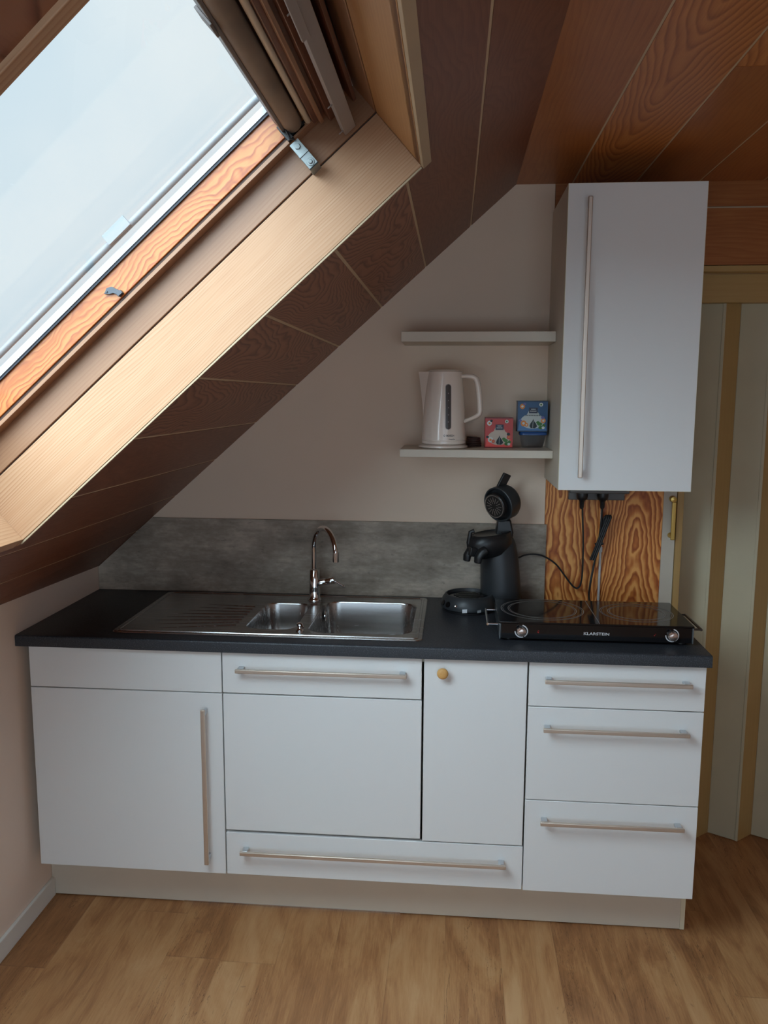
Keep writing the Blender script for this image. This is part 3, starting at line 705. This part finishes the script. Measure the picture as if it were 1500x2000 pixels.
# smooth path
sp_ = []
for i in range(len(hp)-1):
    for k in range(3):
        f = k/3; sp_.append((hp[i][0]+(hp[i+1][0]-hp[i][0])*f, y-.010, hp[i][1]+(hp[i+1][1]-hp[i][1])*f))
sp_.append((hp[-1][0], y-.010, hp[-1][1]))
g.tube(sp_, lambda f: (.0125, .0068+.003*math.sin(math.pi*min(1, f*1.1))), 16, flat=(0, 1, 0)); g.build('handle', m_kettle, kt)
TH0 = math.radians(-90+12)
def kwrap(x0, z0, off=.0010):
    def f(dx, dz):
        z = z0+dz; r = kr(z)+off; a = TH0+(x0+dx)/r; return V((KX+r*math.cos(a), KY+r*math.sin(a), z))
    return f
def kpatch(g, poly_w, z0, z1, mi, off, xc=0., n=72):
    # stadium-shaped strip wrapped on the body
    hw = poly_w/2; rows = []
    for i in range(n+1):
        z = z0+(z1-z0)*i/n; e = min(z-z0, z1-z); w = hw if e > hw else math.sqrt(max(0, hw*hw-(hw-e)**2))
        w = max(w, .0003); rows.append((z, w))
    vs_ = []; fs = []; wr = kwrap(xc, 0, off); m = 5
    for z, w in rows: vs_ += [wr(-w+2*w*j/(m-1), z) for j in range(m)]
    for i in range(n):
        for j in range(m-1): fs.append((i*m+j, i*m+j+1, (i+1)*m+j+1, (i+1)*m+j))
    g.add(vs_, fs, mi, smooth=True)
g = G(); kpatch(g, .0205, 1.5390, 1.6880, 1, .0007); kpatch(g, .0172, 1.5410, 1.6860, 0, .0012)
for zz in (1.565, 1.588, 1.611, 1.634, 1.657): kpatch(g, .0035, zz-.002, zz+.002, 2, .0017, n=6)
g.build('water_gauge', [m_gauge, flat('gauge_rim', (.50, .43, .39), .3), m_gauge2], kt)
g = G(); text_geo(g, 'BOSCH', None, None, None, .0062, 0, wrap=kwrap(-.006, 1.5175), width=.026); text_geo(g, 'CompactClass', None, None, None, .0035, 0, wrap=kwrap(.002, 1.5075), width=.021)
kpatch(g, .0062, 1.5172, 1.5236, 0, .0008, -.0125, 10); kpatch(g, .0040, 1.5184, 1.5224, 1, .0011, -.0125, 8)
g.build('lettering', [m_grey, m_kettle], kt)

# ---------------------------------------------------------------- tea boxes
def tea(x0, x1, z0, z1, yf, dep, col, label, blue=False):
    W = x1-x0; H = z1-z0; g = G()
    mats = [flat('carton', col, .4), flat('navy', (.012, .014, .045), .4), flat('cream_art', (.62, .50, .40) if not blue else (.55, .58, .55), .5), flat('orange_art', (.75, .25, .05), .5), flat('black_art', (.012, .02, .025), .5), flat('green_art', (.05, .18, .03), .5), flat('white_art', (.70, .72, .68), .5), flat('light_art', tuple(min(1, c*1.9+.03) for c in col), .45), flat('edge_shade', tuple(c*.45 for c in col), .4), flat('rose_art', (.65, .10, .07) if not blue else (.16, .15, .38), .5)]
    g.box(x0, x1, yf, yf+dep, z0, z1, 0)
    k = [0]
    def dec(pts, mi):
        k[0] += 1; yy = yf-.00012*k[0]
        g.add([(x0+px*W, yy, z0+pz*H) for px, pz in pts], [tuple(range(len(pts)))], mi)
    dec([(.02, .02), (.98, .02), (.90, .40), (.62, .62), (.38, .62), (.08, .40)], 7)
    dec(circ(.50, .34, .40, .245, 28), 2); dec([(.26, .46), (.33, .60), (.38, .70), (.50, .62), (.62, .70), (.70, .60), (.78, .46)], 2)
    for cx, cz, r in ((.15, .82, .085), (.20, .27, .095), (.86, .36, .08), (.30, .22, .06)):
        dec(circ(cx, cz, r, r*W/H*1.05), 3 if blue else (6 if cz > .5 or cx < .25 else 9)); dec(circ(cx, cz, r*.45, r*.45*W/H), 6 if blue else 3)
    for cx, cz, r in ((.84, .46, .06), (.09, .36, .05), (.22, .90, .05)): dec(circ(cx, cz, r, r*.8), 9 if blue else 4)
    for cx, cz, rx, rz in ((.74, .25, .085, .055), (.80, .14, .10, .06), (.68, .30, .06, .045), (.88, .20, .05, .06)): dec(circ(cx, cz, rx, rz), 5)
    dec(circ(.86, .13, .05, .045), 6)
    dec([(.40, .18), (.44, .12), (.58, .11), (.66, .17), (.62, .26), (.54, .36), (.52, .42), (.50, .36), (.43, .27)], 4)
    dec([(.505, .13), (.515, .13), (.525, .34), (.515, .34)], 6)
    dec(circ(.77, .88, .065, .065*W/H), 6); dec(circ(.77, .88, .03, .03*W/H), 5)
    dec([(.37, .60), (.66, .60), (.66, .78), (.37, .78)], 1)
    for a, b, zz, mi in ((.44, .59, .715, 6), (.41, .62, .655, 6)):
        n = 6
        for i in range(n): dec([(a+(b-a)*(i+.12)/n, zz), (a+(b-a)*(i+.80)/n, zz), (a+(b-a)*(i+.80)/n, zz+.028), (a+(b-a)*(i+.12)/n, zz+.028)], mi)
    for i in range(9 if blue else 0): dec([(.26+i*.055, .520), (.295+i*.055, .520), (.295+i*.055, .545), (.26+i*.055, .545)], 4)
    g.box(x0-.0004, x1+.0004, yf-.0002, yf+dep+.0002, z1-.0035, z1+.0003, 8)  # occlusion shade painted as darker bands along the carton's top and bottom edges
    g.box(x0-.0004, x1+.0004, yf-.0002, yf+dep+.0002, z0, z0+.0035, 8)
    o = g.build('tea_box', mats, None); return tag(o, label, 'tea box')
tea(1.3805, 1.4725, 1.4775, 1.5775, -.1200, .062, (.55, .035, .025), 'small red tea carton with fruit pictures standing on the lower shelf')
tea(1.4870, 1.5850, 1.5325, 1.6340, -.1200, .066, (.020, .085, .20), 'small blue tea carton standing on a clear plastic tub', True)
# plastic tub under the blue box
cn = thing('plastic_tub', (1.541, -.085, 1.4775), 'clear plastic tub with blue lid under the blue tea carton', 'tub')
g = G()
def tr(z, hw, hd, r): return [(x, y, z) for x, y in rrect(1.5405-hw, 1.5405+hw, -.086-hd, -.086+hd, r, 6)]
g.rings([tr(1.4776, .030, .022, .014), tr(1.4785, .034, .026, .016), tr(1.4950, .038, .030, .017), tr(1.5150, .0415, .034, .018), tr(1.5245, .043, .0355, .018), tr(1.5245, .0415, .034, .017), tr(1.5150, .040, .0325, .017), tr(1.4950, .0365, .0285, .016), tr(1.4800, .032, .024, .015)], 0, True, True)
g.build('tub', m_clear, cn, angle=50)
g = G(); g.rings([tr(1.5205, .0445, .037, .018), tr(1.5215, .046, .0385, .018), tr(1.5290, .046, .0385, .018), tr(1.5320, .0435, .036, .017)], 0, True, True); g.build('lid', flat('blue_lid', (.02, .08, .26), .25), cn, angle=50)

# ---------------------------------------------------------------- coffee machine
CM = thing('coffee_machine', (1.43, -.11, ZW), 'dark grey pod coffee machine with its lid flipped open, left of the hob', 'coffee machine')
TX, TY = 1.335, -.158; z = ZW
g = G(); g.lathe([(.060, .0005), (.088, .0005), (.089, .008), (.084, .011)], (TX, TY, z), (0, 0, 1), 56); g.build('foot_ring', m_black, CM, angle=50)
g = G()
prof = [(.086, .010), (.0935, .012), (.0945, .018), (.092, .030), (.087, .042), (.080, .053), (.076, .056), (.073, .0555), (.072, .050), (.071, .046)]
g.lathe(prof, (TX, TY, z), (0, 0, 1), 64, cap1=False); g.build('tray_housing', m_anth, CM, angle=60)
g = G(); g.lathe([(.0715, .0465), (.060, .048), (.040, .0475), (.001, .0475)], (TX, TY, z), (0, 0, 1), 48, cap0=False)
for k in range(7): g.box(TX-.05+.008*abs(k-3), TX+.05-.008*abs(k-3), TY-.045+k*.015-.002, TY-.045+k*.015+.002, z+.0478, z+.0500)
g.build('drip_tray', m_blackg, CM)
def onring(a, zz, r): return V((TX+r*math.cos(math.radians(a)), TY+r*math.sin(math.radians(a)), z+zz))
for a, zz, rr, mt in ((204, .030, .0095, m_blackg), (222, .030, .0100, m_blackg), (243, .029, .0050, m_chrome)):
    g = G(); c = onring(a, zz, .0925); n_ = V((math.cos(math.radians(a)), math.sin(math.radians(a)), .45))
    g.lathe([(rr, -.002), (rr, .0015), (rr*.82, .0022), (rr*.3, .0012)], c, n_, 24); g.build('button', mt, CM, angle=50)
for a, zz, w, h_, mi in ((262, .017, .016, .012, 0), (291, .016, .013, .009, 1)):
    g = G(); c = onring(a, zz, .0956); tdir = V((-math.sin(math.radians(a)), math.cos(math.radians(a)), .12)); upd = V((0, 0, 1))-.0*tdir
    g.obox(c-tdir*w/2-upd*h_/2, tdir*w, V((math.cos(math.radians(a)), math.sin(math.radians(a)), 0))*.0004, upd*h_, 0)
    g.build('sticker', flat('sticker_grey', (.35, .36, .37), .4) if mi else flat('sticker_white', (.75, .77, .78), .4), CM)
# column shell: leans forward as it rises
def oval(cx, cy, zc, rx, ry, rot=-28, tilt=0., n=40):
    c, s_ = math.cos(math.radians(rot)), math.sin(math.radians(rot)); out = []
    for i in range(n):
        a = 2*math.pi*i/n; lx, ly = rx*math.cos(a), ry*math.sin(a)
        out.append(V((cx+lx*c-ly*s_, cy+lx*s_+ly*c, zc+tilt*lx)))
    return out
g = G(); tilts = [0, 0, 0, 0, .05, .25, .40, .42]
sec = [(1.4480, .000, .068, .072), (1.4475, .03, .069, .073), (1.445, .08, .068, .072), (1.442, .13, .066, .070), (1.438, .175, .064, .067), (1.434, .200, .061, .064), (1.430, .213, .057, .060), (1.428, .216, .050, .052)]
g.rings([oval(x, -.098, z+zz+.0005, rx, ry, 22, tl) for (x, zz, rx, ry), tl in zip(sec, tilts)], 0, True, True); g.build('housing', m_anth, CM, angle=60)
# brew head in black
Fd = V((-.88, -.47, 0)).normalized()
g = G()
g.rings([oval(1.418, -.118, 1.120, .060, .050, 22, .30), oval(1.408, -.125, 1.140, .076, .056, 22, .26), oval(1.402, -.128, 1.165, .078, .058, 22, .22), oval(1.404, -.126, 1.186, .074, .056, 22, .15), oval(1.406, -.125, 1.190, .066, .050, 22, .12), oval(1.408, -.125, 1.178, .058, .044, 22, .10)], 0, True, True); g.build('brew_head', m_black, CM, angle=60)
g = G(); g.lathe([(.048, 0), (.050, .003), (.046, .005), (.040, .001)], (1.398, -.130, 1.181), (-.1, -.05, 1), 40); g.build('pod_holder', m_black, CM)
# hinge block between head and lid
g = G(); g.prism([(1.428, -.120, 1.155), (1.478, -.120, 1.150), (1.484, -.120, 1.19), (1.474, -.120, 1.235), (1.430, -.120, 1.235), (1.424, -.120, 1.19)], (0, .055, 0)); g.build('hinge', m_black, CM, .006, 3)
# double spout
g = G()
for dx, dy in ((-.020, .014), (.016, -.020)):
    c = V((1.352+dx, -.176+dy, 1.112))
    g.tube([c+V((.022, .010, .030)), c+V((.006, .003, .020)), c+V((-.004, 0, .004)), c+V((-.006, 0, -.014))], lambda f: (.017-.004*f, .015-.006*f), 16)
g.obox((1.335, -.192, 1.120), (.052, .02, -.01), (-.012, .045, 0), (.006, 0, .030))
g.build('spout', m_black, CM, .003)
g = G(); g.tube([(1.337, -.150, 1.128), (1.332, -.152, 1.160), (1.338, -.152, 1.196), (1.350, -.150, 1.200)], .0075, 12); g.build('latch', m_black, CM)
# lid
ld = V((-.66, -.71, -.22)).normalized(); lc = V((1.4090, -.150, 1.2830))-ld*.012
g = G(); g.lathe([(.001, -.052), (.040, -.050), (.054, -.044), (.0595, -.034), (.0600, -.004), (.0605, .010), (.0580, .012), (.0550, .010), (.0535, -.004), (.0500, -.008)], lc+V((.018, .012, .004)), ld, 56, cap0=False, cap1=True); lid = g.build('lid', m_anth, CM, angle=50)
g = G(); g.lathe([(.043, -.004), (.043, .010), (.0400, .0125), (.001, .0125)], lc+V((.006, .004, 0)), ld, 48, 0, False, True)
a_ = V((0, 0, 1)).cross(ld).normalized(); b_ = ld.cross(a_)
for k in range(16):
    an = 2*math.pi*k/16; dv = a_*math.cos(an)+b_*math.sin(an); tv = ld.cross(dv); r0, r1 = (.010, .030) if k % 2 else (.016, .032)
    c = lc+V((.006, .004, 0))+ld*.0126
    g.obox(c+dv*r0-tv*.0009, dv*(r1-r0), tv*.0018, ld*.0008, 1)
g.rings([[lc+V((.006, .004, 0))+ld*.0126+a_*(r*math.cos(2*math.pi*i/40))+b_*(r*math.sin(2*math.pi*i/40)) for i in range(40)] for r in (.0395, .0370)], 1, False, False)
g.build('shower_disc', [flat('disc_grey', (.035, .030, .028), .35, metal=.3), flat('disc_lines', (.38, .33, .29), .4, metal=.5)], lid)
g = G(); hv = V((.42, .05, .86)).normalized(); hs = V((.78, .45, -.35)).normalized(); hn = hv.cross(hs)
hb = lc+V((.018, .02, .058)); 
g.obox(hb-hs*.015-hn*.005, hs*.030, hn*.010, hv*.052); g.build('lid_handle', m_black, lid, .003, 3)
g = G()
cp = [(1.4985, -.075, 1.098), (1.5085, -.050, 1.0900), (1.5285, -.040, 1.0995), (1.5600, -.036, 1.1030), (1.5930, -.034, 1.0985), (1.6378, -.032, 1.0724), (1.6655, -.032, 1.0366), (1.6950, -.032, .9960), (1.7110, -.034, .9820), (1.7230, -.036, .9860), (1.7300, -.038, 1.010), (1.7320, -.038, 1.0563), (1.7305, -.040, 1.15), (1.7235, -.042, 1.25), (1.7215, -.044, 1.285)]
def smooth_path(p, it=3):
    p = [V(q) for q in p]
    for _ in range(it):
        q = [p[0]]
        for a, b in zip(p[:-1], p[1:]): q += [a*.75+b*.25, a*.25+b*.75]
        q.append(p[-1]); p = q
    return p
g.tube(smooth_path(cp), .0031, 10); g.build('power_cord', m_rubber, CM)
def plug(parent, x, y, zt):
    g = G(); g.lathe([(.019, 0), (.0195, -.010), (.018, -.020), (.011, -.026), (.0085, -.030), (.0075, -.050), (.004, -.056)], (x, y, zt), (0, 0, 1), 24); g.build('plug', m_black, parent, angle=50)
plug(CM, 1.7195, -.044, 1.3215)

# ---------------------------------------------------------------- socket strip
ss = thing('socket_strip', (1.775, -.03, 1.296), 'grey socket strip mounted on the pine panel under the wall cabinet', 'socket strip')
g = G(); g.box(1.674, 1.874, -.068, -.0005, 1.3225, 1.3640); g.box(1.678, 1.870, -.012, -.0005, 1.293, 1.3225); g.build('housing', m_greybox, ss, .003)
for x in (1.7195, 1.789, 1.851):
    g = G(); g.lathe([(.022, 0), (.022, .0015), (.0195, .0018), (.019, -.004 if False else .0002)], (x, -.044 if x < 1.84 else -.040, 1.3224), (0, 0, -1), 28); g.build('socket', m_greybox, ss)
g = G(); g.lathe([(.004, 0), (.004, .003), (.001, .004)], (1.866, -.0685, 1.335), (0, -1, 0), 14); g.build('screw', m_chrome, ss)
# white cable running down the panel
g = G(); g.tube(smooth_path([(1.795, -.006, 1.292), (1.7945, -.006, 1.20), (1.796, -.006, 1.10), (1.7955, -.006, .935)], 2), .0042, 10)
g.box(1.787, 1.801, -.013, -.0005, 1.110, 1.128)
o = g.build('white_cable', m_white_pl); tag(o, 'thin white cable clipped vertically to the pine panel behind the hob', 'cable')
# ---------------------------------------------------------------- hob
HB = thing('hob', (1.70, -.375, ZW), 'black glass double hotplate standing on the right end of the worktop', 'hob')
hx0, hx1, hy0, hy1, hz0, hz1 = 1.4185, 1.9815, -.516, -.236, ZW+.0085, .9900
g = G(); g.box(hx0+.004, hx1-.004, hy0+.002, hy1-.003, hz0, hz1-.0055); g.build('housing', m_black, HB, .002)
g = G(); g.box(hx0, hx1, hy0-.0008, hy1, hz1-.0052, hz1); g.build('glass_top', m_blackg, HB, .0012)
g = G(); g.box(hx0+.008, hx1-.008, hy0-.0006, hy0+.0018, hz0+.001, hz1-.0056)
text_geo(g, 'KLARSTEIN', (1.6660, hy0-.0006, .9565), XG, ZG, .0082, 1, width=.0735)
g.build('control_panel', [m_blackg, m_silver], HB)
g = G()
m_smoke = flat('smoke_metal', (.20, .22, .23), .3, metal=.8)
for xa in (hx0+.0015, hx1-.0055):
    g = G(); g.box(xa, xa+.004, hy0-.0022, hy1, hz0-.001, hz1-.0054); g.build('side_trim', m_smoke, HB, .0008)
def ringm(g, cx, cy, r, w, mi=0):
    a = [[(cx+(r+d_)*math.cos(2*math.pi*i/80), cy+(r+d_)*math.sin(2*math.pi*i/80), hz1+.0003) for i in range(80)] for d_ in (-w/2, w/2)]
    g.rings(a, mi, False, False)
g = G(); c1_, c2_ = (1.5600, -.363), (1.8455, -.374)
ringm(g, *c1_, .1265, .0022); ringm(g, *c1_, .1215, .0012); ringm(g, *c1_, .1050, .0022); ringm(g, *c1_, .1000, .0012)
ringm(g, *c2_, .1085, .0022); ringm(g, *c2_, .1035, .0012); ringm(g, *c2_, .0850, .0022); ringm(g, *c2_, .0800, .0012)
g.box(1.7105, 1.7125, hy0+.002, hy1-.002, hz1+.0001, hz1+.0004)
g.build('heating_zone_print', m_ring, HB)
for kx in (1.4845, 1.9190):
    kz = .9620
    g = G(); g.lathe([(.0135, 0), (.0135, .010), (.0125, .0145), (.0100, .0160), (.001, .0160)], (kx, hy0-.0008, kz), (0, -1, 0), 32)
    g.obox((kx-.010, hy0-.0185, kz+.0035), (.0085, 0, .006), (0, .004, 0), (-.0045, 0, .0055), 0)
    kn = g.build('knob', flat('rose_chrome', (.62, .50, .44), .22, metal=.9, var=.2, scale=60), HB, angle=40)
    g = G()
    for a0, a1, w in ((-60, 80, .0032), (120+60, 290, .0032)):
        a0, a1 = (math.radians(a0), math.radians(a1)) if kx < 1.7 else (math.radians(a0+0), math.radians(a1))
        n = 24; ri = [];
        for k in range(n+1):
            a = a0+(a1-a0)*k/n; ri.append([(kx+rr*math.cos(a), hy0-.0010, kz+rr*math.sin(a)) for rr in (.0165, .0165+w)])
        for k in range(n): g.add([ri[k][0], ri[k][1], ri[k+1][1], ri[k+1][0]], [(0, 1, 2, 3)])
    g.build('dial_print', m_silver, kn)
for x, sgn in ((1.5345, 1), (1.8705, 1)):
    g = G()
    for k in range(6):
        a = random.random()*6.28; g.add([(x+.0042*math.cos(a+d_)*rr, hy0-.0011, .9620+.0042*math.sin(a+d_)*rr) for d_, rr in ((0, .3), (.5, 1), (1.1, .9), (1.3, .3))], [(0, 1, 2, 3)])
    g.build('indicator_print', m_red, HB)
for xx in (hx0+.03, hx1-.03):
    for yy in (hy0+.03, hy1-.03): g = G(); g.lathe([(.012, 0.0003), (.011, .0087)], (xx, yy, ZW), (0, 0, 1), 20); g.build('foot', m_black, HB)
for side, (xa, xb) in ((0, (1.4185, 1.3875)), (1, (1.9815, 2.0125))):
    g = G(); ya, ybk = -.308, -.474; zz = .970
    g.tube(smooth_path([(xa, ya, zz), (xb, ya, zz), (xb, ybk, zz), (xa, ybk, zz)], 0), .0030, 10)
    g = G(); r_ = .0032
    g.tube([(xa, ya, zz), (xb, ya, zz)], r_, 12); g.tube([(xa, ybk, zz), (xb, ybk, zz)], r_, 12); g.tube([(xb, ya+.003, zz), (xb, ybk-.003, zz)], r_*1.25, 12)
    g.build('handle', m_chrome if side == 0 else flat('dark_metal', (.10, .09, .08), .3, metal=.8), HB)
g = G()
cp = [(1.7900, -.044, 1.285), (1.7885, -.042, 1.22), (1.7850, -.036, 1.16), (1.7760, -.032, 1.10), (1.7620, -.040, 1.02), (1.7490, -.075, .965), (1.745, -.16, .953), (1.745, -.234, .957)]
g.tube(smooth_path(cp), .0037, 10)
# folded and tied surplus
for k in range(3):
    o_ = (k-1)*.0065
    lp = [(1.7620+o_, -.046-.004*k, 1.088), (1.7730+o_, -.050, 1.12), (1.7890+o_, -.052, 1.17), (1.8060+o_, -.050, 1.222), (1.8140+o_, -.048, 1.240), (1.8090+o_, -.042, 1.246), (1.7990+o_, -.038, 1.222), (1.7860, -.036, 1.165), (1.7700, -.040, 1.10)]
    g.tube(smooth_path(lp), .0036, 8)
g.tube([(1.7700, -.046, 1.140), (1.7960, -.048, 1.150)], (lambda f: .007), 10)
g.build('power_cord', m_rubber, HB)
plug(HB, 1.7890, -.044, 1.3215)
# brass door fitting
bh = thing('door_latch', (2.037, -.01, 1.155), 'narrow brass pull fitting on the white strip beside the folding door', 'latch')
g = G(); g.box(2.0290, 2.0440, -.022, -.016, 1.158, 1.292); g.build('grip', m_brass, bh, .003, 3)
g = G(); g.lathe([(.011, 0), (.011, .004), (.008, .006), (.007, .016), (.010, .019), (.010, .024), (.001, .026)], (2.034, .0018, 1.300), (0, -1, 0), 24); g.build('knob', m_brass, bh, angle=50)
g = G(); g.lathe([(.010, 0), (.009, .006), (.006, .018)], (2.034, .0018, 1.172), (0, -1, 0), 20); g.build('knob', m_brass, bh)

for o in bpy.data.objects:
    if '_o' in o: del o['_o']
for o in bpy.data.objects:
    if o.parent is None and 'label' in o:
        k = o.name.split('.')[0]
        gname = {'base_cabinet': 'white base cabinets under the worktop', 'wall_shelf': 'white shelves left of the wall cabinet', 'tea_box': 'tea cartons on the lower shelf'}.get(k)
        if gname: o['group'] = gname
